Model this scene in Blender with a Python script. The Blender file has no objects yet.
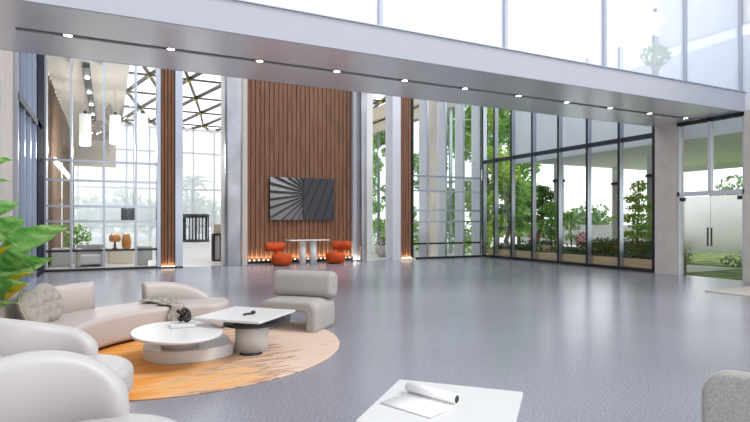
import bpy, bmesh, math, random
from mathutils import Vector, Matrix
C = bpy.context.scene.collection
sc = bpy.context.scene
R = math.radians
random.seed(7)

# ---------------------------------------------------------------- camera, sky, exposure
cam_d = bpy.data.cameras.new('camera')
cam = bpy.data.objects.new('camera', cam_d); C.objects.link(cam)
cam.location = (0, 0, 1.5)
cam.rotation_euler = (R(90), 0, -R(26.39))
cam_d.sensor_width = 36; cam_d.lens = 36 * 538 / 750
cam_d.shift_y = 11 / 750
cam_d.clip_start = .05; cam_d.clip_end = 500
sc.camera = cam

w = bpy.data.worlds.new('sky'); sc.world = w; w.use_nodes = True
wn = w.node_tree.nodes; wl = w.node_tree.links
bg = wn['Background']
tc = wn.new('ShaderNodeTexCoord'); sep = wn.new('ShaderNodeSeparateXYZ'); ramp = wn.new('ShaderNodeValToRGB')
wl.new(tc.outputs['Generated'], sep.inputs[0]); wl.new(sep.outputs['Z'], ramp.inputs[0]); wl.new(ramp.outputs[0], bg.inputs['Color'])
ramp.color_ramp.elements[0].position = 0.0; ramp.color_ramp.elements[0].color = (1, 1, 1, 1)
ramp.color_ramp.elements[1].position = 1.0; ramp.color_ramp.elements[1].color = (.52, .57, .65, 1)
bg.inputs['Strength'].default_value = 1.25

sun_d = bpy.data.lights.new('sun', 'SUN'); sun_d.energy = 1.2; sun_d.angle = R(20); sun_d.color = (1, .97, .92)
sun = bpy.data.objects.new('sun', sun_d); C.objects.link(sun); sun.rotation_euler = (R(38), R(-12), R(60))

sc.view_settings.view_transform = 'Standard'; sc.view_settings.look = 'None'
sc.view_settings.exposure = 0.6; sc.view_settings.gamma = 1; sc.view_settings.use_curve_mapping = False
sc.cycles.transparent_max_bounces = 40
sc.cycles.max_bounces = 10

# ---------------------------------------------------------------- materials
def nt(m):
    m.use_nodes = True
    return m.node_tree.nodes, m.node_tree.links
def mat(name, col, rough=.5, metal=0., emit=None, spec=.5, noise=None, bump=None, coat=0):
    """noise = (scale, colour2, contrast lo, hi); bump = (scale, strength)"""
    m = bpy.data.materials.new(name); n, l = nt(m); b = n['Principled BSDF']
    b.inputs['Base Color'].default_value = (*col, 1); b.inputs['Roughness'].default_value = rough
    b.inputs['Metallic'].default_value = metal; b.inputs['Specular IOR Level'].default_value = spec
    b.inputs['Coat Weight'].default_value = coat
    if emit:
        b.inputs['Emission Color'].default_value = (*emit[0], 1); b.inputs['Emission Strength'].default_value = emit[1]
    if noise or bump:
        t = n.new('ShaderNodeTexCoord')
    if noise:
        x = n.new('ShaderNodeTexNoise'); x.inputs['Scale'].default_value = noise[0]; x.inputs['Detail'].default_value = 4
        l.new(t.outputs['Object'], x.inputs['Vector'])
        r = n.new('ShaderNodeValToRGB'); l.new(x.outputs['Fac'], r.inputs[0])
        r.color_ramp.elements[0].position = noise[2]; r.color_ramp.elements[0].color = (*col, 1)
        r.color_ramp.elements[1].position = noise[3]; r.color_ramp.elements[1].color = (*noise[1], 1)
        l.new(r.outputs[0], b.inputs['Base Color'])
    if bump:
        x = n.new('ShaderNodeTexNoise'); x.inputs['Scale'].default_value = bump[0]; x.inputs['Detail'].default_value = 3
        l.new(t.outputs['Object'], x.inputs['Vector'])
        u = n.new('ShaderNodeBump'); u.inputs['Strength'].default_value = bump[1]; u.inputs['Distance'].default_value = .01
        l.new(x.outputs['Fac'], u.inputs['Height']); l.new(u.outputs[0], b.inputs['Normal'])
    return m
def glass_mat(name, tint=(.96, .98, .98), refl=1.0, film=0.0, rough=.01, grad=None):
    """clear architectural glass; film = share of a white frosted film; grad = (z where film is gone, z where film is full)"""
    m = bpy.data.materials.new(name); n, l = nt(m)
    for x in list(n): n.remove(x)
    out = n.new('ShaderNodeOutputMaterial'); tr = n.new('ShaderNodeBsdfTransparent'); tr.inputs[0].default_value = (*tint, 1)
    gl = n.new('ShaderNodeBsdfGlossy'); gl.inputs['Roughness'].default_value = rough
    fr = n.new('ShaderNodeLayerWeight'); fr.inputs[0].default_value = .5
    pw = n.new('ShaderNodeMath'); pw.operation = 'POWER'; pw.inputs[1].default_value = 5; l.new(fr.outputs['Facing'], pw.inputs[0])
    sl = n.new('ShaderNodeMath'); sl.operation = 'MULTIPLY_ADD'; sl.inputs[1].default_value = .7 * refl; sl.inputs[2].default_value = .045 * refl; l.new(pw.outputs[0], sl.inputs[0])
    ge = n.new('ShaderNodeNewGeometry'); bf = n.new('ShaderNodeMath'); bf.operation = 'SUBTRACT'; bf.inputs[0].default_value = 1; l.new(ge.outputs['Backfacing'], bf.inputs[1])
    mu = n.new('ShaderNodeMath'); mu.operation = 'MULTIPLY'; l.new(sl.outputs[0], mu.inputs[0]); l.new(bf.outputs[0], mu.inputs[1])
    base = tr
    if film:
        di = n.new('ShaderNodeBsdfTranslucent'); di.inputs[0].default_value = (.95, .97, 1, 1)
        d2 = n.new('ShaderNodeBsdfDiffuse'); d2.inputs[0].default_value = (.9, .93, .97, 1)
        a = n.new('ShaderNodeMixShader'); a.inputs[0].default_value = .5; a.inputs[0].default_value = .2 if grad else .5; l.new(di.outputs[0], a.inputs[1]); l.new(d2.outputs[0], a.inputs[2])
        f = n.new('ShaderNodeMixShader'); f.inputs[0].default_value = film; l.new(tr.outputs[0], f.inputs[1]); l.new(a.outputs[0], f.inputs[2])
        if grad:
            rg = n.new('ShaderNodeBsdfRefraction'); rg.inputs['Roughness'].default_value = .5; rg.inputs['IOR'].default_value = 1.25; rg.inputs['Color'].default_value = (.98, .99, 1, 1)
            h = n.new('ShaderNodeMixShader'); h.inputs[0].default_value = .88; l.new(a.outputs[0], h.inputs[1]); l.new(rg.outputs[0], h.inputs[2]); l.new(h.outputs[0], f.inputs[2])
            t = n.new('ShaderNodeTexCoord'); s = n.new('ShaderNodeSeparateXYZ'); g = n.new('ShaderNodeMapRange')
            l.new(t.outputs['Object'], s.inputs[0]); l.new(s.outputs['Z'], g.inputs[0])
            g.inputs[1].default_value = grad[0]; g.inputs[2].default_value = grad[1]; g.inputs[3].default_value = .04; g.inputs[4].default_value = film
            l.new(g.outputs[0], f.inputs[0])
        base = f
    mx = n.new('ShaderNodeMixShader'); l.new(mu.outputs[0], mx.inputs[0]); l.new(base.outputs[0], mx.inputs[1]); l.new(gl.outputs[0], mx.inputs[2])
    l.new(mx.outputs[0], out.inputs[0])
    return m
def leaf_mat(name, a, b, scale=3.0):
    m = mat(name, a, .5, noise=(scale, b, .35, .65))
    n, l = nt(m); p = n['Principled BSDF']
    t = n.new('ShaderNodeBsdfTranslucent'); mx = n.new('ShaderNodeMixShader'); mx.inputs[0].default_value = .35
    src = p.inputs['Base Color'].links[0].from_socket
    l.new(src, t.inputs[0]); l.new(p.outputs[0], mx.inputs[1]); l.new(t.outputs[0], mx.inputs[2]); l.new(mx.outputs[0], n['Material Output'].inputs[0])
    return m
def floor_mat():
    m = mat('speckled grey floor', (.25, .26, .31), .22, spec=.5); n, l = nt(m); b = n['Principled BSDF']
    t = n.new('ShaderNodeTexCoord')
    x = n.new('ShaderNodeTexNoise'); x.inputs['Scale'].default_value = 48; x.inputs['Detail'].default_value = 5; x.inputs['Roughness'].default_value = .75
    y = n.new('ShaderNodeTexNoise'); y.inputs['Scale'].default_value = .5; y.inputs['Detail'].default_value = 2
    l.new(t.outputs['Object'], x.inputs[0]); l.new(t.outputs['Object'], y.inputs[0])
    r = n.new('ShaderNodeValToRGB'); l.new(x.outputs['Fac'], r.inputs[0]); e = r.color_ramp.elements
    e[0].position = .34; e[0].color = (.19, .195, .23, 1); e[1].position = .62; e[1].color = (.36, .365, .42, 1)
    l.new(r.outputs[0], b.inputs['Base Color'])
    g = n.new('ShaderNodeMapRange'); g.inputs[1].default_value = .3; g.inputs[2].default_value = .7; g.inputs[3].default_value = .24; g.inputs[4].default_value = .32
    l.new(y.outputs['Fac'], g.inputs[0])
    mxc = n.new('ShaderNodeMixRGB'); mxc.blend_type = 'MULTIPLY'; mxc.inputs[0].default_value = .25; l.new(r.outputs[0], mxc.inputs[1]); l.new(y.outputs['Fac'], mxc.inputs[2]); l.new(mxc.outputs[0], b.inputs['Base Color'])
    return m
def rug_mat():
    m = mat('orange watercolour rug', (.7, .3, .05), .9, spec=.15); n, l = nt(m); b = n['Principled BSDF']
    t = n.new('ShaderNodeTexCoord'); s = n.new('ShaderNodeSeparateXYZ'); l.new(t.outputs['Object'], s.inputs[0])
    mp = n.new('ShaderNodeMapping'); mp.inputs['Rotation'].default_value = (0, 0, R(-62)); mp.inputs['Scale'].default_value = (.8, 5.0, 1)
    l.new(t.outputs['Object'], mp.inputs[0])
    x = n.new('ShaderNodeTexNoise'); x.inputs['Scale'].default_value = 1.9; x.inputs['Detail'].default_value = 9; x.inputs['Roughness'].default_value = .68
    l.new(mp.outputs[0], x.inputs[0])
    y = n.new('ShaderNodeTexNoise'); y.inputs['Scale'].default_value = 1.6; y.inputs['Detail'].default_value = 5; l.new(t.outputs['Object'], y.inputs[0])
    g = n.new('ShaderNodeMapRange'); g.inputs[1].default_value = -1.0; g.inputs[2].default_value = 1.5; l.new(s.outputs['X'], g.inputs[0])
    a = n.new('ShaderNodeMath'); a.operation = 'MULTIPLY_ADD'; a.inputs[1].default_value = 2.0; l.new(x.outputs['Fac'], a.inputs[0]); l.new(g.outputs[0], a.inputs[2])
    a2 = n.new('ShaderNodeMath'); a2.operation = 'SUBTRACT'; a2.inputs[1].default_value = .97; l.new(a.outputs[0], a2.inputs[0])
    r = n.new('ShaderNodeValToRGB'); l.new(a2.outputs[0], r.inputs[0]); e = r.color_ramp.elements
    e[0].position = 0; e[0].color = (.66, .235, .035, 1); e[1].position = 1; e[1].color = (.60, .45, .36, 1)
    q = e.new(.25); q.color = (.72, .31, .08, 1)
    q = e.new(.45); q.color = (.70, .40, .18, 1)
    q = e.new(.6); q.color = (.56, .37, .24, 1)
    q = e.new(.72); q.color = (.36, .20, .125, 1)
    q = e.new(.82); q.color = (.66, .50, .40, 1)
    l.new(r.outputs[0], b.inputs['Base Color'])
    return m
def wood_mat(name, a, b_, axis='Z', scale=1.0, rough=.5):
    m = mat(name, a, rough); n, l = nt(m); b = n['Principled BSDF']
    t = n.new('ShaderNodeTexCoord'); mp = n.new('ShaderNodeMapping')
    mp.inputs['Scale'].default_value = {'Z': (9, 9, .8), 'Y': (9, .8, 9), 'X': (.8, 9, 9)}[axis]
    l.new(t.outputs['Object'], mp.inputs[0])
    x = n.new('ShaderNodeTexNoise'); x.inputs['Scale'].default_value = 1.5 * scale; x.inputs['Detail'].default_value = 6
    l.new(mp.outputs[0], x.inputs[0]); r = n.new('ShaderNodeValToRGB'); l.new(x.outputs['Fac'], r.inputs[0])
    r.color_ramp.elements[0].position = .3; r.color_ramp.elements[0].color = (*a, 1)
    r.color_ramp.elements[1].position = .7; r.color_ramp.elements[1].color = (*b_, 1)
    l.new(r.outputs[0], b.inputs['Base Color'])
    return m

M = dict(
    floor=floor_mat(), rug=rug_mat(),
    beige=mat('warm beige plaster', (.56, .50, .46), .7, noise=(3, (.50, .45, .41), .4, .7)),
    soffit=mat('brushed grey soffit', (.88, .89, .93), .27, .55, noise=(30, (.80, .81, .85), .4, .6)),
    fascia=mat('pale lavender fascia', (.41, .425, .49), .5),
    black=mat('black powder coat', (.012, .012, .015), .4),
    dark=mat('dark charcoal metal', (.03, .035, .05), .35, .3),
    navy=mat('matte navy panel', (.018, .022, .04), .85, spec=.1),
    steel=mat('satin steel', (.44, .47, .54), .28, .9),
    steel_fin=mat('pale anodised fin', (.62, .63, .68), .4, .35),
    steel_dark=mat('bronze steel', (.47, .47, .50), .32, .9, noise=(1.2, (.36, .36, .38), .35, .65)),
    glass=glass_mat('clear glass'),
    glass_green=glass_mat('greenish clear glass', (.86, .93, .89)),
    glass_blue=glass_mat('blue tinted glass', (.50, .565, .68)),
    glass_film=glass_mat('sky whitened glass', (.95, .97, 1), film=.3),  # white film imitates the bright sky in the upper glazing
    glass_mist=glass_mat('haze film glass', (.97, .98, .98), film=.42),  # white film stands in for haze over the distant trees
    glass_door=glass_mat('frosted door glass', (.95, .97, .97), film=.95, grad=(.45, 1.35)),
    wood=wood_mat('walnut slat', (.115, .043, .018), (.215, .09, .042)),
    wood_lit=wood_mat('painted lit batten flank', (.30, .16, .095), (.40, .235, .15)),  # lighter wood tone painted on as the lit edge of each batten
    wood_pale=wood_mat('pale larch planter', (.55, .38, .21), (.68, .50, .31), 'Y'),
    wood_wall=wood_mat('brown plank wall', (.20, .14, .10), (.30, .21, .15)),
    white=mat('white satin lacquer', (.63, .625, .62), .35),
    white_wall=mat('white plaster', (.93, .93, .94), .7),
    marble=mat('white marble', (.80, .78, .76), .25, noise=(6, (.60, .58, .57), .5, .75)),
    sofa=mat('warm off white leather', (.46, .405, .385), .45, bump=(60, .05)),
    chair_white=mat('pale grey white leather', (.46, .44, .435), .42, bump=(60, .05)),
    grey_fabric=mat('grey boucle', (.40, .38, .365), .9, spec=.2, noise=(60, (.33, .31, .30), .4, .6), bump=(120, .3)),
    tuft=mat('taupe velvet', (.33, .30, .27), .8, spec=.3),
    throw=mat('grey knitted throw', (.42, .40, .36), .9, spec=.1, noise=(18, (.30, .28, .25), .4, .6), bump=(50, .6)),
    fleck=mat('flecked grey wool', (.40, .38, .37), .9, spec=.2, noise=(110, (.31, .30, .29), .4, .6), bump=(120, .3)),
    piping=mat('pale beige piping', (.58, .52, .47), .6),
    orange=mat('orange velvet', (.52, .072, .01), .75, spec=.3, noise=(4, (.40, .045, .008), .4, .7)),
    bronze=mat('dark bronze', (.02, .012, .013), .35, .4),
    art_l=mat('pewter relief', (.15, .145, .145), .5, .3),
    art_r=mat('graphite relief', (.04, .04, .046), .5, .3),
    lamp=mat('lit lamp', (1, 1, 1), .4, emit=((1, .97, .92), 12)),
    lamp_soft=mat('white opal shade', (.9, .9, .9), .4, emit=((1, .98, .96), .35)),
    warm=mat('warm led', (1, .8, .5), .4, emit=((1, .82, .6), 2.2)),
    led=mat('white led strip', (1, 1, 1), .4, emit=((1, .97, .94), 2.0)),
    amber=mat('amber glass', (.55, .20, .02), .2, coat=.6),
    red=mat('dark red lacquer', (.25, .02, .015), .3),
    clear_blob=glass_mat('smoky blown glass', (.82, .80, .78), refl=2.0),
    concrete=mat('pale concrete', (.50, .49, .47), .8, noise=(2, (.42, .41, .39), .4, .7)),
    canopy=mat('pale grey canopy', (.90, .90, .92), .7),
    pinkwall=mat('pinkish render', (.70, .60, .54), .8),
    soil=mat('dark soil', (.05, .04, .03), .95),
    trunk=mat('grey brown bark', (.16, .12, .09), .9, noise=(8, (.09, .07, .05), .4, .6)),
    pale_floor=mat('pale stone floor', (.66, .62, .59), .35, noise=(1.5, (.58, .55, .52), .4, .65)),
    ground=mat('pale paving', (.74, .73, .70), .9, noise=(.6, (.66, .65, .62), .4, .6)),
    lawn=mat('bright lawn', (.24, .33, .05), .9, noise=(1.5, (.10, .16, .02), .42, .55)),
    paper=mat('white paper', (.82, .82, .82), .6),
    mat_pale=mat('pale beige matting', (.62, .55, .49), .9, noise=(30, (.54, .48, .42), .4, .6)),
    roofbeam=wood_mat('brown roof timber', (.045, .027, .018), (.08, .05, .03), 'Y'),
    node=mat('olive node block', (.42, .40, .06), .5),
    beam_beige=mat('cream fascia', (.70, .64, .52), .7),
    ceiling=mat('cream plank ceiling', (.72, .67, .62), .7),
    l_deep=leaf_mat('deep pine needles', (.05, .13, .02), (.13, .25, .04), 6),
    l_mid=leaf_mat('mid green leaves', (.13, .32, .05), (.30, .52, .10), 2),
    l_fresh=leaf_mat('fresh yellow green leaves', (.20, .40, .03), (.46, .62, .08), 1.2),
    l_hedge=leaf_mat('clipped hedge leaves', (.03, .09, .02), (.08, .19, .035), 5),
    l_far=leaf_mat('distant tree leaves', (.16, .27, .10), (.26, .36, .16), .5),
    l_red=leaf_mat('crimson azalea', (.50, .02, .06), (.60, .10, .14), 6),
    l_big=leaf_mat('glossy broad leaf', (.09, .36, .05), (.42, .70, .26), 7),
    l_yellow=leaf_mat('yellow leaf', (.90, .60, .02), (.75, .65, .06), 4),
    rose=mat('pale pink petals', (.75, .45, .42), .7),
)

# ---------------------------------------------------------------- mesh helpers
class MB:
    def __init__(s): s.v = []; s.f = []; s.sm = []; s.mi = []; s.cur = 0
    def add(s, vs, fs, smooth=False, T=None):
        o = len(s.v)
        s.v += [tuple(T @ Vector(p)) if T else tuple(p) for p in vs]
        for f in fs: s.f.append([o + i for i in f]); s.sm.append(smooth); s.mi.append(s.cur)
        return s
    def box(s, x0, x1, y0, y1, z0, z1, T=None):
        v = [(x, y, z) for x in (x0, x1) for y in (y0, y1) for z in (z0, z1)]
        return s.add(v, [(0, 1, 3, 2), (4, 6, 7, 5), (0, 4, 5, 1), (2, 3, 7, 6), (0, 2, 6, 4), (1, 5, 7, 3)], False, T)
    def lathe(s, prof, n=32, T=None, smooth=True, caps=True):
        v = []; f = []
        for r, z in prof:
            for i in range(n):
                a = 2 * math.pi * i / n; v.append((r * math.cos(a), r * math.sin(a), z))
        for j in range(len(prof) - 1):
            for i in range(n):
                k = (i + 1) % n; f.append((j * n + i, j * n + k, (j + 1) * n + k, (j + 1) * n + i))
        if caps: f.append(tuple(range(n - 1, -1, -1))); f.append(tuple((len(prof) - 1) * n + i for i in range(n)))
        return s.add(v, f, smooth, T)
    def tube(s, pts, r, n=8, closed=False, caps=True):
        pts = [Vector(p) for p in pts]; m = len(pts); rs = r if isinstance(r, (list, tuple)) else [r] * m
        v = []; f = []; up = Vector((0, 0, 1)); prev = None
        for i, p in enumerate(pts):
            a = pts[(i - 1) % m] if (closed or i > 0) else p; b = pts[(i + 1) % m] if (closed or i < m - 1) else p
            t = (b - a).normalized()
            if prev is None:
                u = t.cross(up); u = t.cross(Vector((1, 0, 0))) if u.length < .05 else u
            else: u = prev - t * prev.dot(t)
            u.normalize(); prev = u; q = t.cross(u)
            for k in range(n):
                c = 2 * math.pi * k / n; v.append(p + (u * math.cos(c) + q * math.sin(c)) * rs[i])
        for i in range(m if closed else m - 1):
            j = (i + 1) % m
            for k in range(n):
                l = (k + 1) % n; f.append((i * n + k, i * n + l, j * n + l, j * n + k))
        if not closed and caps: f.append(tuple(range(n - 1, -1, -1))); f.append(tuple((m - 1) * n + k for k in range(n)))
        return s.add(v, f, True)
    def bar(s, a, b, w_, h_):
        """box beam between two points, w_ horizontal, h_ other"""
        a = Vector(a); b = Vector(b); t = (b - a).normalized(); u = t.cross(Vector((0, 0, 1)))
        if u.length < .01: u = Vector((1, 0, 0))
        u.normalize(); q = u.cross(t)
        v = [p + u * x * w_ / 2 + q * y * h_ / 2 for p in (a, b) for x, y in ((-1, -1), (1, -1), (1, 1), (-1, 1))]
        return s.add(v, [(0, 1, 5, 4), (1, 2, 6, 5), (2, 3, 7, 6), (3, 0, 4, 7), (3, 2, 1, 0), (4, 5, 6, 7)])
    def soft(s, out, z0, z1, r=.03, k=5, T=None, bot=True):
        """extrude outline (ccw) with rounded top and bottom edges"""
        n = len(out); P = [Vector((x, y)) for x, y in out]; N = []
        for i in range(n):
            e = (P[(i + 1) % n] - P[i - 1]).normalized(); N.append(Vector((e.y, -e.x)))
        prof = []
        if bot: prof += [(r * (1 - math.sin(a)), z0 + r * (1 - math.cos(a))) for a in [math.pi / 2 * i / k for i in range(k + 1)]]
        else: prof.append((0, z0))
        prof += [(r * (1 - math.cos(a)), z1 - r * (1 - math.sin(a))) for a in [math.pi / 2 * i / k for i in range(k + 1)]]
        v = []; f = []
        for ins, z in prof:
            for p, q in zip(P, N): c = p - q * ins; v.append((c.x, c.y, z))
        for j in range(len(prof) - 1):
            for i in range(n):
                l = (i + 1) % n; f.append((j * n + i, j * n + l, (j + 1) * n + l, (j + 1) * n + i))
        s.add(v, f, True, T)
        m = len(prof) - 1
        s.add(v[:n], [tuple(range(n - 1, -1, -1))], False, T); s.add(v[m * n:], [tuple(range(n))], False, T)
        return s
    def arcwall(s, cx, cy, R0, R1, a0, a1, z0, ztop, n=36, r=.06, lean=0.0, endr=.05):
        """curved upholstered back: rounded section swept along an arc; ztop(t) gives the height; lean pushes the top outwards"""
        v = []; f = []; m = 0
        mid = (R0 + R1) / 2
        for i in range(n + 1):
            t = i / n; a = R(a0 + (a1 - a0) * t); zt = ztop(t)
            e = min(t, 1 - t) * abs(R(a1 - a0)) * mid          # distance from an end
            q = 1 if e >= endr else math.sqrt(max(0, 1 - (1 - e / endr) ** 2)) * .85 + .15
            hw = (R1 - R0) / 2 * q; rr = min(r, hw * .98); sec = [(hw, z0)]
            sec += [(hw - rr + rr * math.cos(b), zt - rr + rr * math.sin(b)) for b in [math.pi / 2 * k / 5 for k in range(6)]]
            sec += [(-hw + rr - rr * math.sin(b), zt - rr + rr * math.cos(b)) for b in [math.pi / 2 * k / 5 for k in range(6)]]
            sec += [(-hw, z0)]; m = len(sec)
            for d, z in sec:
                rad = mid + d + lean * max(0, z - z0); v.append((cx + rad * math.cos(a), cy + rad * math.sin(a), z))
        for i in range(n):
            for k in range(m):
                l = (k + 1) % m; f.append((i * m + k, (i + 1) * m + k, (i + 1) * m + l, i * m + l))
        f.append(tuple(range(m))); f.append(tuple(n * m + k for k in range(m - 1, -1, -1)))
        return s.add(v, f, True)
    def blob(s, c, rad, n=12, jitter=0.0):
        v = []; f = []; m = n
        for j in range(1, m):
            ph = math.pi * j / m
            for i in range(2 * n):
                th = math.pi * i / n; q = 1 + jitter * random.uniform(-1, 1)
                v.append((c[0] + rad[0] * q * math.sin(ph) * math.cos(th), c[1] + rad[1] * q * math.sin(ph) * math.sin(th), c[2] + rad[2] * q * math.cos(ph)))
        w2 = 2 * n
        for j in range(m - 2):
            for i in range(w2): k = (i + 1) % w2; f.append((j * w2 + i, (j + 1) * w2 + i, (j + 1) * w2 + k, j * w2 + k))
        v += [(c[0], c[1], c[2] + rad[2]), (c[0], c[1], c[2] - rad[2])]; a = len(v) - 2
        for i in range(w2): k = (i + 1) % w2; f.append((a, i, k)); f.append((a + 1, (m - 2) * w2 + k, (m - 2) * w2 + i))
        return s.add(v, f, True)
    def leaves(s, c, rad, n, size, shell=.55, flat=0.0):
        """n small leaf blades scattered in an ellipsoid shell"""
        for _ in range(n):
            while True:
                d = Vector((random.uniform(-1, 1), random.uniform(-1, 1), random.uniform(-1, 1)))
                if .05 < d.length <= 1: break
            d = d.normalized() * (shell + (1 - shell) * random.random() ** .6)
            p = Vector((c[0] + d.x * rad[0], c[1] + d.y * rad[1], c[2] + d.z * rad[2]))
            u = Vector((random.gauss(0, 1), random.gauss(0, 1), random.gauss(0, 1) * (1 - flat))).normalized()
            q = u.cross(Vector((random.gauss(0, 1), random.gauss(0, 1), random.gauss(0, 1) + flat * 2))).normalized()
            L = size * random.uniform(.6, 1.3); W = L * .5
            s.add([p - u * L / 2, p + q * W / 2, p + u * L / 2, p - q * W / 2], [(0, 1, 2, 3)])
        return s
    def leaf(s, base, tip, width, droop=.1, fold=.12, side=None, n=8, twist=0.0):
        """one broad leaf blade with a midrib fold"""
        b = Vector(base); t = Vector(tip); ax = t - b; L = ax.length; ax.normalize()
        sd = ax.cross(Vector((0, 0, 1))); sd = Vector((1, 0, 0)) if sd.length < .05 else sd.normalized()
        if side: sd = ax.cross(Vector(side)).normalized()
        nn = sd.cross(ax).normalized(); v = []; f = []
        for i in range(n + 1):
            x = i / n; wd = width / 2 * math.sin(math.pi * min(1, x ** .75)) ** .8 if 0 < x < 1 else .004
            c = b + ax * L * x + nn * droop * math.sin(math.pi * x) * L
            k = 1 + .08 * math.sin(x * 17)
            v += [c + sd * wd * k + nn * fold * wd * 1.2, c, c - sd * wd * k + nn * fold * wd]
        for i in range(n):
            f += [(i * 3, i * 3 + 1, i * 3 + 4, i * 3 + 3), (i * 3 + 1, i * 3 + 2, i * 3 + 5, i * 3 + 4)]
        return s.add(v, f, True)
    def build(s, name, m, parent=None, loc=None, rot=0, bevel=0, label=None):
        me = bpy.data.meshes.new(name); me.from_pydata([tuple(p) for p in s.v], [], s.f)
        me.polygons.foreach_set('use_smooth', s.sm)
        ms = m if isinstance(m, (list, tuple)) else [m]
        for k in ms: me.materials.append(M[k] if isinstance(k, str) else k)
        me.polygons.foreach_set('material_index', s.mi)
        me.update()
        o = bpy.data.objects.new(name, me); C.objects.link(o)
        if parent: o.parent = parent
        if loc: o.location = loc
        o.rotation_euler.z = rot
        if bevel:
            b = o.modifiers.new('bevel', 'BEVEL'); b.width = bevel; b.segments = 2; b.limit_method = 'ANGLE'
        if label: o['label'] = label
        return o
def tag(o, label, cat, group=None):
    o['label'] = label; o['category'] = cat
    if group: o['group'] = group
    return o
def thing(name, label, cat, loc=(0, 0, 0), rot=0, group=None):
    o = bpy.data.objects.new(name, None); C.objects.link(o); o.location = loc; o.rotation_euler.z = rot; o.empty_display_size = .1
    return tag(o, label, cat, group)
def struct(o, label=None, cat=None):
    o['kind'] = 'structure'
    if label: o['label'] = label
    if cat: o['category'] = cat
    return o
def sempty(name, label, cat, loc=(0, 0, 0)):
    o = bpy.data.objects.new(name, None); C.objects.link(o); o.location = loc
    return struct(o, label, cat)
def bx(name, m, x0, x1, y0, y1, z0, z1, parent=None, bevel=0, label=None):
    return MB().box(x0, x1, y0, y1, z0, z1).build(name, m, parent, bevel=bevel, label=label)
def dup(root, label, loc, rot=0, group=None):
    r = root.copy(); C.objects.link(r); r.location = loc; r.rotation_euler.z = rot; r['label'] = label
    if group: r['group'] = group
    for ch in list(root.children):
        c = ch.copy(); C.objects.link(c); c.parent = r
        for g in list(ch.children): d = g.copy(); C.objects.link(d); d.parent = c
    return r
def circle(cx, cy, rx, ry=None, n=48, rot=0):
    ry = ry or rx; c, s_ = math.cos(rot), math.sin(rot)
    return [(cx + rx * math.cos(a) * c - ry * math.sin(a) * s_, cy + rx * math.cos(a) * s_ + ry * math.sin(a) * c) for a in [2 * math.pi * i / n for i in range(n)]]
def rrect(x0, x1, y0, y1, r, k=6):
    o = []
    for cx, cy, a0 in ((x1 - r, y0 + r, -90), (x1 - r, y1 - r, 0), (x0 + r, y1 - r, 90), (x0 + r, y0 + r, 180)):
        for i in range(k + 1):
            a = R(a0 + 90 * i / k); o.append((cx + r * math.cos(a), cy + r * math.sin(a)))
    return o
TR = Matrix.Translation
def RX(a): return Matrix.Rotation(R(a), 4, 'X')
def RY(a): return Matrix.Rotation(R(a), 4, 'Y')
def RZ(a): return Matrix.Rotation(R(a), 4, 'Z')

XL, XR, YF = -1.8, 14.5, 18.75          # left wall, right glass wall, front screen line

# ================================================================ STRUCTURE
struct(bx('floor', 'floor', -1.9, XR + .1, -6, 46, -.12, 0), 'speckled blue grey polished lobby floor', 'floor')
struct(bx('ground', 'ground', -60, 90, -40, 120, -.3, -.13), 'pale paving around the building', 'ground')

struct(bx('floor_lobby', 'pale_floor', -1.9, XR + .1, 18.95, 46, .0, .004), 'pale stone floor of the far lobby', 'floor')

# mezzanine bridge
br = sempty('ceiling', 'grey bridge soffit crossing the lobby with pale fascia', 'bridge soffit')
b = MB(); b.box(XL, XR, 8.1, 9.21, 4.30, 4.40); b.box(XL, XR, 9.38, 10.5, 4.30, 4.40); b.box(XL, -1.2, 9.21, 9.38, 4.30, 4.40)
b.build('soffit', 'soffit', br)
bx('slot', 'black', -1.2, XR, 9.21, 9.38, 4.323, 4.40, br)
bx('fascia', 'fascia', XL, XR, 8.06, 8.10, 4.30, 4.78, br)
bx('slab', 'white_wall', XL, XR, 8.10, 10.5, 4.40, 4.70, br)
bx('fascia', 'fascia', XL, XR, 10.5, 10.54, 4.30, 4.78, br)
bx('capping', 'steel', XL, XR, 8.03, 8.13, 4.78, 4.80, br)
ords = 'first second third fourth fifth sixth seventh eighth ninth tenth eleventh'.split()
lt = None
for i in range(11):
    x = -.54 + 1.4535 * i; lab = ords[i] + ' round downlight along the soffit slot from its blank left end'
    if i == 0:
        lt = thing('ceiling_light', lab, 'downlight', (x, 9.3, 4.3), 0, 'downlights in the soffit slot')
        MB().lathe([(.07, .001), (.07, .07), (.058, .07), (.058, .001), (.07, .001)], 20, caps=False).build('housing', 'steel', lt)
        MB().lathe([(.057, .004), (.057, .02)], 20).build('lens', 'lamp', lt)
    else: dup(lt, lab, (x, 9.3, 4.3), 0, 'downlights in the soffit slot')

# upper glazing on the bridge
ug = sempty('window_1', 'tall white upper glazing standing on the bridge', 'window')
xs = [-1.25, 1.45, 4.15, 6.85, 9.55, 12.25, 14.46]
for i, x in enumerate(xs): bx('mullion', 'steel', x - .035, x + .035, 8.12, 8.24, 4.8, 9.0, ug)
for x0, x1 in zip(xs, xs[1:]): bx('pane', 'glass_film', x0 + .035, x1 - .035, 8.17, 8.185, 4.8, 9.0, ug)

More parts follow.
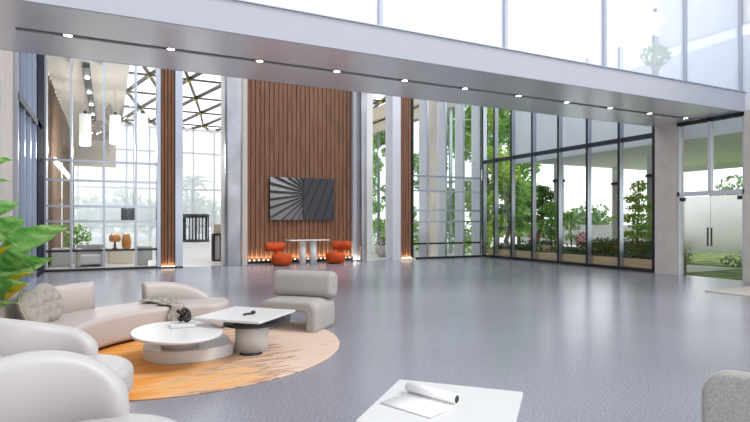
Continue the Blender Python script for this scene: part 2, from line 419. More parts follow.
# right glass wall and door
rw = sempty('window_2', 'long floor to ceiling garden glass wall beside the planters', 'window')
ys = [10.56, 11.76, 13.02, 14.31, 15.63, 16.81, 17.86, 18.62]
for y in ys: bx('mullion', 'steel', XR - .09, XR + .09, y - .03, y + .03, .1, 7.0, rw)
for y in ys: bx('mullion_cap', 'black', XR - .12, XR - .09, y - .032, y + .032, .1, 7.0, rw)
bx('transom', 'dark', XR - .07, XR + .07, 10.56, 18.62, 4.00, 4.14, rw)
bx('sill', 'black', XR - .08, XR + .08, 10.5, 18.7, 0, .1, rw)
for y0, y1 in zip(ys, ys[1:]):
    bx('pane', 'glass', XR - .006, XR + .006, y0 + .03, y1 - .03, .1, 4.0, rw)
    bx('pane', 'glass', XR - .006, XR + .006, y0 + .03, y1 - .03, 4.14, 7.0, rw)
struct(bx('wall_right', 'beige', XR - .12, XR + .25, 9.86, 10.5, 0, 4.3), 'beige pier beside the frosted glass door', 'pier')
struct(bx('wall_right_near', 'beige', XR - .12, XR + .25, 4.0, 8.02, 0, 4.3), 'beige wall on the near side of the frosted door', 'wall')
struct(bx('wall_right_upper', 'canopy', XR + .05, XR + .3, 4.0, 10.5, 6.6, 9.0), 'pale upper wall above the bridge glazing', 'wall')
struct(bx('window_3', 'glass_film', XR + .04, XR + .055, 4.0, 10.5, 4.75, 6.6), 'pale high glazing above the frosted door', 'window')
dr = sempty('door_1', 'frosted double glass door with clear band at the bottom', 'door')
fx = XR
b = MB()
for y in (9.82, 8.06): b.box(fx - .06, fx + .06, y - .035, y + .035, 0, 4.3)
b.box(fx - .06, fx + .06, 8.9, 8.98, 2.32, 4.3); b.box(fx - .06, fx + .06, 8.03, 9.85, 2.22, 2.34)
b.build('frame', 'steel_fin', dr)
bx('head', 'black', fx - .06, fx + .06, 8.03, 9.85, 4.2, 4.3, dr)
for y0, y1 in ((8.1, 8.9), (8.98, 9.78)): bx('pane', 'glass', fx - .006, fx + .006, y0, y1, 2.34, 4.2, dr)
for y0, y1, hy in ((8.10, 8.935, 8.89), (8.945, 9.78, 8.99)):
    lf = bx('door_leaf', 'glass_door', fx - .012, fx, y0, y1, .02, 2.2, dr)
    bx('patch_fitting', 'dark', fx - .03, fx + .02, (y0 if y0 < 8.5 else y1 - .14), (y0 + .14 if y0 < 8.5 else y1), 2.08, 2.18, lf)
    bx('pull_handle', 'dark', fx - .06, fx - .025, hy - .015, hy + .015, .85, 1.35, lf)

# left wall
lw = sempty('wall_left', 'beige pier and wall behind the sofa', 'wall')
bx('plaster', 'beige', XL - .25, XL, 0, 13.62, 0, 4.3, lw); bx('plaster', 'beige', XL - .25, XL, 10.4, 13.62, 4.3, 8, lw)
wl_ = sempty('window_4', 'blue tinted side glazing with close steel mullions', 'window')
ym = [13.72, 14.75, 15.8, 16.95, 18.05]
for y in ym: bx('mullion', 'steel', XL - .08, XL + .08, y - .035, y + .035, 0, 8, wl_)
for y0, y1 in zip(ym, ym[1:]): bx('pane', 'glass_blue', XL - .006, XL + .006, y0 + .03, y1 - .03, 0, 8, wl_)
bx('spandrel', 'navy', XL - .04, XL + .10, 17.1, 18.7, 0, 8, wl_)
bx('handrail', 'dark', XL + .02, XL + .10, 13.7, 18.1, 4.12, 4.28, wl_)

# front screens with deep fins
def screen(name, label, x_edges, fins, fw):
    s = sempty(name, label, 'window')
    for x in fins: bx('fin', 'steel_fin', x - fw, x + fw, YF + .01, YF + .58, .06, 9, s)
    for x in fins: bx('fin_nose', 'steel', x - fw - .004, x + fw + .004, YF - .05, YF + .01, .06, 9, s)
    for z in (.62, 1.52, 1.98, 2.77, 3.37):
        bx('transom', 'dark' if z < 1 else 'steel', x_edges[0], x_edges[1], YF - .03, YF + .03, z - .035, z + .035, s)
    bx('sill', 'black', x_edges[0], x_edges[1], YF - .06, YF + .1, 0, .07, s)
    xx = sorted(set([x_edges[0]] + fins + [x_edges[1]]))
    for x0, x1 in zip(xx, xx[1:]):
        if x1 - x0 > .1: bx('pane', 'glass', x0 + .03, x1 - .03, YF + .03, YF + .042, .07, 9, s)
    return s
sL = screen('window_5', 'tall gridded glass screen in front of the white lounge', (-1.72, 1.42), [-1.68, -1.01, -.11, .80], .024)
sR = screen('window_6', 'tall gridded glass screen with broad pale fins near the garden corner', (10.95, 14.40), [11.68, 12.58, 13.48, 14.36], .035)
bx('edge_post', 'black', 10.93, 11.0, YF - .08, YF + .3, 0, 9, sR)

def ribs(name, x0, x1, y, n, parent, z0=.05, z1=9, dep=.09):
    """vertical rounded battens in front of a backing board"""
    b = MB(); p = (x1 - x0) / n
    for i in range(n):
        a, c = x0 + i * p + p * .05, x0 + (i + 1) * p - p * .05; m_ = (a + c) / 2
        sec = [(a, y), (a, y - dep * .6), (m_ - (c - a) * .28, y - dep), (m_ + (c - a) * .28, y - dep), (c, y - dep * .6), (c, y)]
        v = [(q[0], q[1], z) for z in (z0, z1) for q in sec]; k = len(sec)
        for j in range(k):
            b.cur = 1 if j == 1 else 0; b.add([v[j], v[(j + 1) % k], v[k + (j + 1) % k], v[k + j]], [(0, 1, 2, 3)])  # left flank gets the painted lit tone
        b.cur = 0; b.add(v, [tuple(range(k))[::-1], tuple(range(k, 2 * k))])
    return b.build(name, ['wood', 'wood_lit'], parent)
def led_row(x0, x1, n, y, z, parent):
    for i in range(n):
        x = x0 + (x1 - x0) * (i + .5) / n
        MB().lathe([(.03, 0), (.03, .03)], 12, TR((x, y, z))).build('uplight', 'warm', parent)
def warm_area(x, y, z, sx, sy, e, rot=(math.pi, 0, 0)):
    d = bpy.data.lights.new('uplight', 'AREA'); d.shape = 'RECTANGLE'; d.size = sx; d.size_y = sy; d.energy = e; d.color = (1, .74, .50)
    o = bpy.data.objects.new('uplight', d); C.objects.link(o); o.location = (x, y, z); o.rotation_euler = rot

# wood pilasters beside the openings
p1 = sempty('trim_1', 'walnut ribbed pilaster between steel strips at the lounge screen', 'pilaster')
bx('steel_strip', 'steel', 1.42, 1.52, YF - .12, YF + .5, 0, 9, p1); bx('steel_strip', 'steel', 1.97, 2.20, YF - .12, YF + .5, 0, 9, p1)
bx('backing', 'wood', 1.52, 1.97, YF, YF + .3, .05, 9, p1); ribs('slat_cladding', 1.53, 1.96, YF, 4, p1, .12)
bx('plinth', 'black', 1.42, 2.20, YF - .15, YF + .5, 0, .05, p1)
led_row(1.53, 1.96, 5, YF - .11, .05, p1); warm_area(1.75, YF - .12, .08, .42, .05, 2, (math.pi - .25, 0, 0))
p2 = sempty('trim_2', 'narrow walnut pilaster beside the planter bowl opening', 'pilaster')
bx('steel_strip', 'steel_fin', 10.02, 10.38, YF - .12, YF + .5, 0, 9, p2); bx('backing', 'wood', 10.38, 10.93, YF, YF + .3, .05, 9, p2)
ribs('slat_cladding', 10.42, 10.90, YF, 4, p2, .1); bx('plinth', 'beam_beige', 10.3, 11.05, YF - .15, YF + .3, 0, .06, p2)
led_row(10.42, 10.90, 5, YF - .11, .06, p2); warm_area(10.66, YF - .12, .09, .45, .05, 1.5, (math.pi - .25, 0, 0))

# central walnut wall
cw = sempty('wall_front', 'walnut slatted feature wall behind the orange chairs', 'wall')
YW = 19.15
bx('backing', 'wood', 4.28, 8.62, YW, YW + .3, .1, 9, cw)
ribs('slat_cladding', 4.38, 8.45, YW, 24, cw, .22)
for k in range(30): bx('seam', 'dark', 4.38, 8.45, YW - .072, YW - .04, .62 + .28 * k, .628 + .28 * k, cw) if k < 28 else None
bx('base_trough', 'black', 4.38, 8.45, YW - .18, YW, 0, .12, cw)
led_row(4.4, 8.42, 24, YW - .13, .12, cw)
warm_area(6.4, YW - .15, .17, 4.0, .10, 16, (math.pi - .25, 0, 0))
j1 = MB(); j1.soft(rrect(3.56, 4.16, 18.58, 19.5, .12), 0, 9, .01); o = j1.build('steel_jamb', 'steel_dark', cw)
bx('reveal', 'beige', 4.16, 4.38, 18.9, 19.5, 0, 9, cw)
j2 = MB(); j2.soft(rrect(8.60, 8.86, 18.5, 19.5, .08), 0, 9, .01); j2.build('steel_jamb', 'steel_dark', cw)
bx('reveal', 'steel_fin', 8.45, 8.60, 18.9, 19.5, 0, 9, cw)
d = bpy.data.lights.new('jamb_uplight', 'AREA'); d.size = .12; d.energy = .8; d.color = (1, .9, .75)
o = bpy.data.objects.new('jamb_uplight', d); C.objects.link(o); o.location = (8.50, 18.82, .05); o.rotation_euler = (math.pi - .1, 0, 0)

# ---------------------------------------------------------------- far lobby shell
lob = sempty('wall_left_lobby', 'brown plank wall of the far lounge with a white light band', 'wall')
bx('planks', 'wood_wall', XL - .2, XL, 18.72, 36, 0, 6.4, lob)
b = MB()
for k in range(24): b.box(XL, XL + .05, 19.6 + .68 * k, 19.66 + .68 * k, 0, 6.4)
b.build('cladding', 'wood_wall', lob)
bx('light_band', 'led', XL, XL + .06, 23, 33, 3.65, 3.9, lob)
cl = sempty('ceiling_lobby', 'cream plank ceiling over the white lounge', 'ceiling')
b = MB(); b.box(XL, .62, 18.9, 34, 6.5, 6.7); b.build('planks', 'ceiling', cl)
b = MB()
for k in range(9): b.box(XL + .1 + .27 * k, XL + .115 + .27 * k, 18.9, 34, 6.485, 6.5)
b.build('grooves', 'beam_beige', cl)
bx('bulkhead', 'ceiling', XL, .4, 33.5, 34, 4.6, 6.5, cl)
tr_ = thing('track_light', 'black ceiling track with white spot heads above the lounge', 'track light', (-.62, 19.2, 6.46))
bx('track', 'black', -.1, .1, 0, 10, -.12, .02, tr_)
for k in range(4): MB().lathe([(.07, -.16), (.07, -.10)], 14, TR((0, 1.2 + 2.3 * k, 0))).build('spot', 'lamp', tr_)

cwall = sempty('window_7', 'far curtain wall with thin mullions and glass whitened for haze', 'window')
YC = 45.0
k = 0; x = -3.6
xs = []
while x < 16: xs.append(x); x += 1.62
for x in xs: bx('mullion', 'steel_fin', x - .05, x + .05, YC - .06, YC + .06, 0, 9, cwall)
for z in (1.2, 4.1, 7.0): bx('transom', 'steel_fin', xs[0], xs[-1], YC - .05, YC + .05, z - .05, z + .05, cwall)
for x0, x1 in zip(xs, xs[1:]): bx('pane', 'glass_mist', x0 + .05, x1 - .05, YC - .006, YC + .006, 0, 9, cwall)

# diagrid roof
rf = sempty('ceiling_diagrid', 'brown triangulated roof grid over the far lobby', 'roof')
zr = 9.0; rows = [21.5, 25.5, 29.7, 34.0, 38.5, 43.5, 46]
b = MB()
for i, y in enumerate(rows):
    off = .95 * (i % 2)
    b.bar((-2.5, y, zr), (16, y, zr), .07, .10)
    for k in range(-2, 9):
        x = k * 1.9 + off
        if i < len(rows) - 1:
            y2 = rows[i + 1]
            b.bar((x, y, zr), (x - .95, y2, zr), .11, .17); b.bar((x, y, zr), (x + .95, y2, zr), .11, .17)
        b.cur = 1; b.box(x - .13, x + .13, y - .16, y + .16, zr - .14, zr + .02); b.cur = 0  # plain yellow-green block at each grid node
b.build('grid', ['roofbeam', 'node'], rf)

# right hand lobby wall
rl = sempty('window_8', 'far garden glass wall under a cream roof edge', 'window')
for y in [19.4 + 1.9 * k for k in range(14)]: bx('mullion', 'steel', XR + .0, XR + .16, y - .04, y + .04, 0, 6.9, rl)
for z in (.9, 3.4): bx('transom', 'steel', XR + .02, XR + .14, 19.4, 44, z - .05, z + .05, rl)
bx('pane', 'glass_green', XR + .07, XR + .08, 19.4, 44, .1, 6.9, rl)
bx('roof_edge', 'beam_beige', XR - .05, XR + .35, 19.4, 45, 6.9, 7.45, rl); bx('roof_edge', 'beam_beige', XR - .25, XR + .35, 19.4, 45, 7.55, 8.3, rl)
bx('shadow_gap', 'black', XR + .0, XR + .3, 19.4, 45, 7.45, 7.55, rl)
struct(bx('bright_opening_block', 'white_wall', 10.75, 11.15, 22.7, 23.4, 0, 9), 'white block standing in for a bright outside opening beyond the narrow opening', 'pier')  # white block added in place of the overexposed opening to outside

# outside canopy
cn = sempty('ceiling_canopy', 'pale grey canopy soffit over the garden outside', 'canopy')
bx('slab', 'canopy', 15.1, 23, 2, 17.2, 3.95, 4.3, cn); bx('fascia', 'canopy', 14.95, 15.1, 2, 17.2, 3.88, 6.4, cn)
bx('edge_beam', 'canopy', 23, 23.4, 2, 17.2, 3.75, 4.4, cn)

# ================================================================ SEATING AREA
MB().soft(circle(0, 0, 2.01, n=96), .001, .014, .006).build('rug', 'rug', None, (.69, 6.88, 0))
tag(bpy.data.objects['rug'], 'round orange and beige watercolour rug under the coffee tables', 'rug')

# curved sofa
SC = (1.0, 6.2)
sf = thing('curved_sofa', 'long curved off white leather sofa around the far side of the orange rug', 'sofa', (SC[0], SC[1], 0))
def annulus(R0, R1, a0, a1, n=60, tip=.30):
    out = []; inn = []; mid = (R0 + R1) / 2; hw = (R1 - R0) / 2
    for i in range(n + 1):
        t = i / n; a = R(a0 + (a1 - a0) * t); e = t * abs(R(a1 - a0)) * mid; e2 = (1 - t) * abs(R(a1 - a0)) * mid
        e = min(e, e2); q = 1 if e > tip else (.25 + .75 * math.sqrt(max(0, 1 - (1 - e / tip) ** 2)))
        out.append(((mid + hw * q) * math.cos(a), (mid + hw * q) * math.sin(a))); inn.append(((mid - hw * q) * math.cos(a), (mid - hw * q) * math.sin(a)))
    return out + inn[::-1]
MB().soft(annulus(1.27, 2.02, 71, 182), .05, .40, .06).build('seat', 'sofa', sf)
MB().soft(annulus(1.36, 1.95, 74, 180), .016, .06, .005).build('plinth', 'dark', sf)
MB().arcwall(0, 0, 1.90, 2.06, 125.5, 176, .30, lambda t: .73, lean=.10, r=.07, endr=.03).build('backrest', 'sofa', sf)
MB().arcwall(0, 0, 1.86, 2.04, 107, 80, .30, lambda t: .40 + .26 * max(0, 1 - max(0, (t - .12) / .88) ** 2.2) ** .8, lean=.12, r=.07, endr=.03).build('backrest', 'sofa', sf)

# round tufted cushions
def cushion(name, label, loc, rx, rz):
    R0 = .215; T = RZ(rz) @ RX(rx)
    def th(x, y):
        r = math.hypot(x, y) / R0; h = .075 * math.sqrt(max(0, 1 - r ** 3.2))
        a = math.atan2(y, x)
        h -= .034 * math.exp(-((r) / .16) ** 2) + .012 * (.5 + .5 * math.cos(8 * a)) * math.exp(-((r - .45) / .3) ** 2) + .03 * sum(math.exp(-(((x - .12 * math.cos(q)) ** 2 + (y - .12 * math.sin(q)) ** 2) / .0009)) for q in [k * math.pi / 3 for k in range(6)])
        return max(h, 0)
    v = []; f = []; n = 48; m = 14
    for s_ in (1, -1):
        o = len(v); v.append((0, 0, s_ * th(0, 0)))
        for j in range(1, m + 1):
            r = R0 * math.sin(math.pi / 2 * j / m)
            for i in range(n):
                a = 2 * math.pi * i / n; x, y = r * math.cos(a), r * math.sin(a); v.append((x, y, s_ * th(x, y)))
        for i in range(n):
            k = (i + 1) % n; f.append((o, o + 1 + i, o + 1 + k))
            for j in range(m - 1): f.append((o + 1 + j * n + i, o + 1 + (j + 1) * n + i, o + 1 + (j + 1) * n + k, o + 1 + j * n + k))
    c = thing(name, label, 'cushion', loc, 0, 'round tufted cushions on the sofa')
    c = MB().add(v, f, True, T).build('cover', 'tuft', c)
    ring = [T @ Vector((R0 * math.cos(a), R0 * math.sin(a), 0)) for a in [2 * math.pi * i / 40 for i in range(40)]]
    MB().tube(ring, .012, 8, True).build('piping', 'tuft', c)
    for q in [None] + [k * math.pi / 3 for k in range(6)]:
        x, y = (0, 0) if q is None else (.12 * math.cos(q), .12 * math.sin(q))
        MB().blob(tuple(T @ Vector((x, y, th(x, y)))), (.012, .012, .012), 5).build('button', 'tuft', c)
cushion('round_cushion', 'taupe round tufted cushion standing behind the other by the sofa back', (-.60, 6.96, .605), 74, 58)
cushion('round_cushion', 'taupe round tufted cushion leaning in front near the broad green leaves', (-.69, 6.54, .60), 66, 70)

# throw
v = []; f = []; nu, nv = 26, 44
for j in range(nv + 1):
    s_ = j / nv * 1.0
    for i in range(nu + 1):
        u = i / nu - .5; a = R(103 - 4 * j / nv + (13 - 3 * math.sin(j / nv * 3)) * u * (1 - .35 * s_) + 1.6 * math.sin(j * .35))
        wr = .014 * math.sin(u * 30 + j * .25) + .010 * math.sin(u * 13 - j * .5) + .008 * math.sin(j * .8 + u * 40)
        L = s_ * .86
        if L < .60: rad, z = 1.86 - L, .425 + max(0, wr) + .02 * math.exp(-((L - .1) / .1) ** 2)
        else:
            q = L - .60; rad = 1.26 - .045 * math.sin(min(1, q / .06) * math.pi / 2) - max(0, wr) * .8; z = .425 - max(0, q - .03)
        v.append((SC[0] + rad * math.cos(a), SC[1] + rad * math.sin(a), z))
for j in range(nv):
    for i in range(nu): k = j * (nu + 1) + i; f.append((k, k + 1, k + nu + 2, k + nu + 1))
o = MB().add(v, f, True).build('throw_blanket', 'throw'); s_ = o.modifiers.new('thick', 'SOLIDIFY'); s_.thickness = .012
tag(o, 'crumpled grey knitted throw draped over the front of the curved sofa seat', 'throw')

# lounge chairs in the foreground
def lounge(label, loc, rot, slope=False):
    t = thing('lounge_chair', label, 'lounge chair', loc, rot)
    MB().soft(circle(0, -.04, .53, .50, 56), .15, .38, .07).build('seat', 'chair_white', t)
    MB().lathe([(.36, .0), (.36, .16)], 40).build('plinth', 'dark', t)
    def top(t_):
        e = .36
        q = min(t_, 1 - t_)
        if slope and t_ < .62: return .40 + .41 * math.sqrt(max(0, 1 - (1 - min(1, t_ / .14)) ** 2)) * (.34 + .66 * t_ / .62)
        return .40 + .39 * (1 if q > e else math.sqrt(max(0, 1 - (1 - q / e) ** 2)))
    MB().arcwall(0, -.02, .39, .54, 10, 190, .30, top, 56, r=.072, lean=.10, endr=.10).build('backrest', 'chair_white', t)
    return t
lounge('rounded pale leather lounge chair at the edge of the orange rug', (-.36, 4.70, .015), R(46), True)
lounge('rounded pale leather lounge chair closest to the camera, off the rug', (-.13, 3.06, 0), R(52))

# grey armchair
ac = thing('armchair', 'grey upholstered armchair with bolster back beside the square coffee table', 'armchair', (2.42, 7.34, 0), R(-45)); ac.scale = (1.04, 1.04, 1.0)
def uprof(w_, h, t, r):
    o = []
    def arc(cx, cy, rr, a0, a1, k=7):
        for i in range(k + 1): a = R(a0 + (a1 - a0) * i / k); o.append((cx + rr * math.cos(a), cy + rr * math.sin(a)))
    arc(w_ - r, h - r, r, 0, 90); arc(-w_ + r, h - r, r, 90, 180)
    arc(-w_ + t * .5, .06, t * .5, 180, 360)
    ri = .05; arc(-w_ + t + ri, h - t - ri, ri, 180, 90); arc(w_ - t - ri, h - t - ri, ri, 90, 0)
    arc(w_ - t * .5, .06, t * .5, 180, 360)
    return o
MB().soft(uprof(.42, .43, .16, .14), -.33, .33, .055, T=RX(90)).build('seat', 'grey_fabric', ac)
MB().soft(rrect(-.14, .14, -.19, .19, .11), -.46, .46, .07, T=TR((0, .21, .60)) @ RX(-8) @ Matrix(((0, 0, 1, 0), (1, 0, 0, 0), (0, 1, 0, 0), (0, 0, 0, 1)))).build('backrest', 'grey_fabric', ac)

# round coffee table
t = thing('coffee_table', 'white oval top coffee table on a low rounded slab base', 'coffee table', (.66, 6.05, .0145))
MB().soft(circle(0, 0, .455, .60, 64, R(6)), .305, .335, .01).build('tabletop', 'white', t)
MB().lathe([(.20, .127), (.20, .306)], 48, TR((.05, .20, 0))).build('pedestal', 'white', t)
dsl = [(.54, .08), (.56, .56), (.50, .62), (.32, .72)] + [(.02 + .40 * math.cos(a), .33 + .43 * math.sin(a)) for a in [R(x) for x in range(80, 271, 8)]] + [(.25, -.11), (.42, -.03)]
MB().soft([(x + .06, y) for x, y in dsl], .0, .128, .008).build('base', 'white', t)
# square coffee table
t = thing('coffee_table', 'white square top coffee table on a round column with dark half shelf', 'coffee table', (1.42, 6.19, .0145))
MB().soft(rrect(-.417, .417, -.417, .417, .006, 3), .41, .436, .004, T=RZ(45)).build('tabletop', 'white', t)
MB().lathe([(.19, .0), (.19, .41)], 48, TR((.07, .01, 0))).build('column', 'white', t)
MB().soft([(.09 + .35 * math.cos(a), -.03 + .30 * math.sin(a)) for a in [2 * math.pi * i / 48 for i in range(48)]], .315, .345, .006).build('shelf', 'dark', t)
MB().soft(circle(.03, -.12, .13, .12, 40), .0, .014, .004).build('foot', 'black', t)

bk = MB().soft(rrect(-.13, .13, -.12, .12, .004, 2), 0, .035, .003).build('box_book', 'white', None, (.74, 6.27, .352), R(-6))
tag(bk, 'white boxed book lying on the oval coffee table under the sculpture', 'book')
kn = []
for i in range(140):
    a = 2 * math.pi * i / 140; q = 2 + math.cos(3 * a)
    kn.append((.022 * q * math.cos(2 * a), .022 * q * math.sin(2 * a) * .8, .085 + .028 * q * math.sin(2 * a) * .55 + .042 * math.sin(3 * a)))
kz = min(p[2] for p in kn)
kn = [(x, y, (z - kz) * .86 + .024) for x, y, z in kn]
tag(MB().tube(kn, .021, 10, True).build('knot_sculpture', 'bronze', None, (.75, 6.27, .388), R(20)), 'dark bronze knot sculpture standing on the white book', 'sculpture')
g = thing('desk_ornament', 'small black ornament lying on the square coffee table', 'ornament', (1.43, 6.08, .451))
MB().tube([(-.07, -.03, .012), (-.03, .0, .014), (.02, .0, .012)], .011, 8).build('stem', 'black', g)
MB().blob((.05, .02, .022), (.03, .025, .021), 8).build('knob', 'black', g)

# foreground square table with rolled magazine
t = thing('side_table', 'square white side table in the foreground carrying an open magazine', 'side table', (1.76, 2.62, 0), R(44))
MB().soft(rrect(-.405, .405, -.405, .405, .008, 3), .405, .435, .004).build('tabletop', 'white', t)
MB().lathe([(.19, .012), (.19, .406)], 40).build('column', 'white', t)
MB().lathe([(.26, 0), (.26, .012)], 40).build('foot', 'white', t)
v = []; f = []
path = [(-.21 + .02 * i, .004 + .002 * math.sin(i * .5)) for i in range(14)]
cx_, cz_, rr = .05, .036, .030
for k in range(30): a = R(-90 + 13 * k); r_ = rr - .0004 * k; path.append((cx_ + r_ * math.cos(a), cz_ + r_ * math.sin(a)))
for x, z in path: v += [(x, -.18, z), (x, .18, z)]
for i in range(len(path) - 1): f.append((2 * i, 2 * i + 1, 2 * i + 3, 2 * i + 2))
mg = MB().add(v, f, True).build('magazine', 'paper', None, (1.69, 2.72, .4395), R(22))
s_ = mg.modifiers.new('pages', 'SOLIDIFY'); s_.thickness = .006; s_.offset = 1
tag(mg, 'white magazine with one side rolled up on the foreground side table', 'magazine')
MB().lathe([(.021, .165), (.021, .181)], 20, TR((cx_, 0, cz_)) @ RX(90), True).build('dark_core', 'black', mg)

# corner chair at the bottom right
t = thing('dining_chair', 'flecked grey wool chair with pale piping at the bottom corner of the view', 'chair', (3.03, 1.545, 0), R(119))
prof = []
bo = rrect(-.30, .30, -.25, .25, .13, 8)
TB = TR((0, .26, .515)) @ RX(8) @ RX(90)
bkr = MB().soft(bo, -.035, .035, .032, T=TB).build('backrest', 'fleck', t)
MB().tube([TB @ Vector((x * 1.0, y * 1.0, .034)) for x, y in bo], .006, 6, True).build('piping', 'piping', bkr)
MB().soft(rrect(-.29, .29, -.27, .24, .1), .40, .48, .03).build('seat', 'fleck', t)
for x in (-.24, .24):
    for y in (-.22, .2): MB().tube([(x * .85, y * .85, .41), (x, y, 0)], [.018, .012], 8).build('leg', 'dark', t)

# ================================================================ BY THE WALNUT WALL
def orange_chair(label, loc, rot, sx):
    t = thing('accent_chair', label, 'accent chair', loc, rot, 'orange velvet chairs at the marble table')
    MB().lathe([(.20, .02), (.29, .03), (.345, .10), (.365, .2), (.355, .31), (.31, .38), (.22, .41), (.1, .418)], 36).build('seat', 'orange', t)
    T = TR((sx * .16, .24, .64)) @ RY(90)
    MB().lathe([(.06, -.36), (.12, -.35), (.155, -.31), (.165, -.2), (.165, .2), (.155, .31), (.12, .35), (.06, .36)], 28, T).build('backrest', 'orange', t)
    MB().lathe([(.10, .3), (.09, .58)], 20, TR((sx * .10, .22, 0))).build('neck', 'orange', t)
    for a in (45, 135, 225, 315): MB().lathe([(.025, 0), (.03, .04)], 10, TR((.2 * math.cos(R(a)), .2 * math.sin(R(a)), 0))).build('foot', 'black', t)
orange_chair('orange velvet chair with bolster back nearer the steel jamb by the entrance opening', (5.36, 18.02, 0), R(6), -1)
orange_chair('orange velvet chair with bolster back nearer the planter bowl opening', (7.38, 18.1, 0), R(-40), 1)
t = thing('bistro_table', 'white marble table on two round columns between the orange chairs', 'table', (6.37, 18.25, 0))
MB().soft(rrect(-.74, .74, -.33, .33, .03), .84, .87, .008).build('tabletop', 'marble', t)
for x in (-.19, .21): MB().lathe([(.125, 0), (.125, .84)], 28, TR((x, -.02, 0))).build('column', 'marble', t)

def relief(name, label, x0, x1, m, cx_, cz_, nr, amp, ph):
    """radiating ridged wall panel"""
    nx, nz = 70, 70; v = []; f = []; z0, z1 = 1.58, 3.12; y0 = YW - .17
    for j in range(nz + 1):
        for i in range(nx + 1):
            x = x0 + (x1 - x0) * i / nx; z = z0 + (z1 - z0) * j / nz
            a = math.atan2(z - cz_, x - cx_); q = (a * nr + ph) / (2 * math.pi); q -= math.floor(q)
            h = q / .8 if q < .8 else (1 - q) / .2
            v.append((x, y0 - amp * h, z))
    for j in range(nz):
        for i in range(nx): k = j * (nx + 1) + i; f.append((k, k + 1, k + nx + 2, k + nx + 1))
    t = thing(name, label, 'wall art', ((x0 + x1) / 2, YW - .12, (z0 + z1) / 2))
    b = MB(); T = TR(-t.location); b.add(v, f, False, T).build('relief', m, t)
    MB().box(x0, x1, y0 - .01, YW - .095, z0, z1, T).build('frame', 'dark', t)
relief('relief_panel', 'pewter wall panel with bold radiating ridges above the orange chairs', 5.20, 6.42, 'art_l', 6.75, 2.55, 34, .09, .6)
relief('relief_panel', 'dark graphite wall panel with fine slanting ridges on the walnut wall', 6.45, 7.68, 'art_r', 9.4, 8.2, 130, .04, 0)

# ================================================================ UPSTAIRS
def globe(label, x, z):
    t = thing('globe_pendant', label, 'pendant lamp', (x, 9.3, z), 0, 'globe pendants upstairs')
    MB().blob((0, 0, 0), (.2, .2, .2), 12).build('shade', 'lamp_soft', t)
    MB().lathe([(.05, .18), (.05, .30)], 14).build('cap', 'dark', t)
    MB().tube([(0, 0, .3), (0, 0, 2.3)], .008, 6).build('cord', 'dark', t)
globe('white globe pendant hanging above the leafy vase behind the upper glass', 12.75, 6.75)
t = thing('vase_plant', 'leafy branches in a pale vase behind the upper glass', 'plant', (12.36, 9.0, 4.702))
MB().lathe([(.08, 0), (.13, .1), (.14, .25), (.08, .42), (.07, .46)], 20).build('vase', 'concrete', t)
b = MB()
for k in range(9):
    a = k * .7; b.tube([(0, 0, .4), (.14 * math.cos(a), .1 * math.sin(a), .75), (.33 * math.cos(a), .2 * math.sin(a), 1.05 + .1 * math.sin(k))], .008, 5)
b.build('branches', 'trunk', t); MB().leaves((0, 0, 1.0), (.42, .3, .28), 420, .10).build('foliage', 'l_mid', t)

# ================================================================ FOREGROUND PLANT
t = thing('potted_plant', 'tall broad leaved green plant with yellowing leaves behind the sofa end', 'plant', (-1.42, 7.25, 0))
MB().lathe([(.20, 0), (.27, .05), (.29, .3), (.26, .5), (.24, .5), (.24, .44)], 32).build('pot', 'concrete', t)
MB().lathe([(.235, .42), (.235, .45)], 24).build('soil', 'soil', t)
def up(px, py, d):
    r_ = (px - 375) / 538; u_ = (222 - py) / 538; s_, c_ = math.sin(R(26.39)), math.cos(R(26.39))
    return Vector((d * (s_ + r_ * c_) + 1.42, d * (c_ - r_ * s_) - 7.25, 1.5 + d * u_))
# leaves: base, tip (bearing in degrees, reach, height at base and at tip, width)
leafs = [((-22, 170), (13, 160), 5.7, .09, 0), ((-25, 190), (13, 182), 5.7, .07, 0), ((-20, 222), (19, 203), 5.6, .20, 0),
         ((2, 262), (69, 226), 5.5, .30, 0), ((-6, 240), (22, 218), 5.8, .20, 0), ((-14, 276), (49, 261), 5.45, .24, 0),
         ((8, 284), (57, 258), 5.7, .17, 0), ((-18, 290), (34, 276), 5.4, .22, 0), ((-10, 300), (26, 283), 5.3, .18, 0),
         ((-12, 312), (26, 306), 5.2, .12, 0), ((-20, 306), (12, 292), 5.5, .2, 0), ((-30, 250), (4, 232), 5.9, .24, 0), ((-30, 205), (2, 208), 6.0, .2, 0),
         ((-40, 180), (-4, 196), 6.0, .2, 0), ((-24, 238), (16, 246), 5.4, .24, 0), ((-16, 252), (36, 272), 5.5, .22, 0),
         ((0, 292), (39, 272), 5.35, .10, 1), ((-8, 262), (14, 246), 5.35, .06, 1), ((4, 300), (30, 284), 5.3, .07, 1)]
bl = MB(); by = MB(); st = MB()
for (b0, t0, d_, w_, yel) in leafs:
    B = up(*b0, d_ + .1); Tt = up(*t0, d_ - .25); (by if yel else bl).leaf(B, Tt, w_ * 1.15, .08, .18, (-.1 + random.uniform(-.3, .3), .75, .75))
    st.tube([(0, 0, .44), (B.x * .35, B.y * .35, .44 + (B.z - .44) * .6), tuple(B)], [.016, .012, .007], 6)
bl.build('foliage', 'l_big', t); by.build('yellow_leaves', 'l_yellow', t, label='yellow leaves'); st.build('stems', 'l_mid', t)

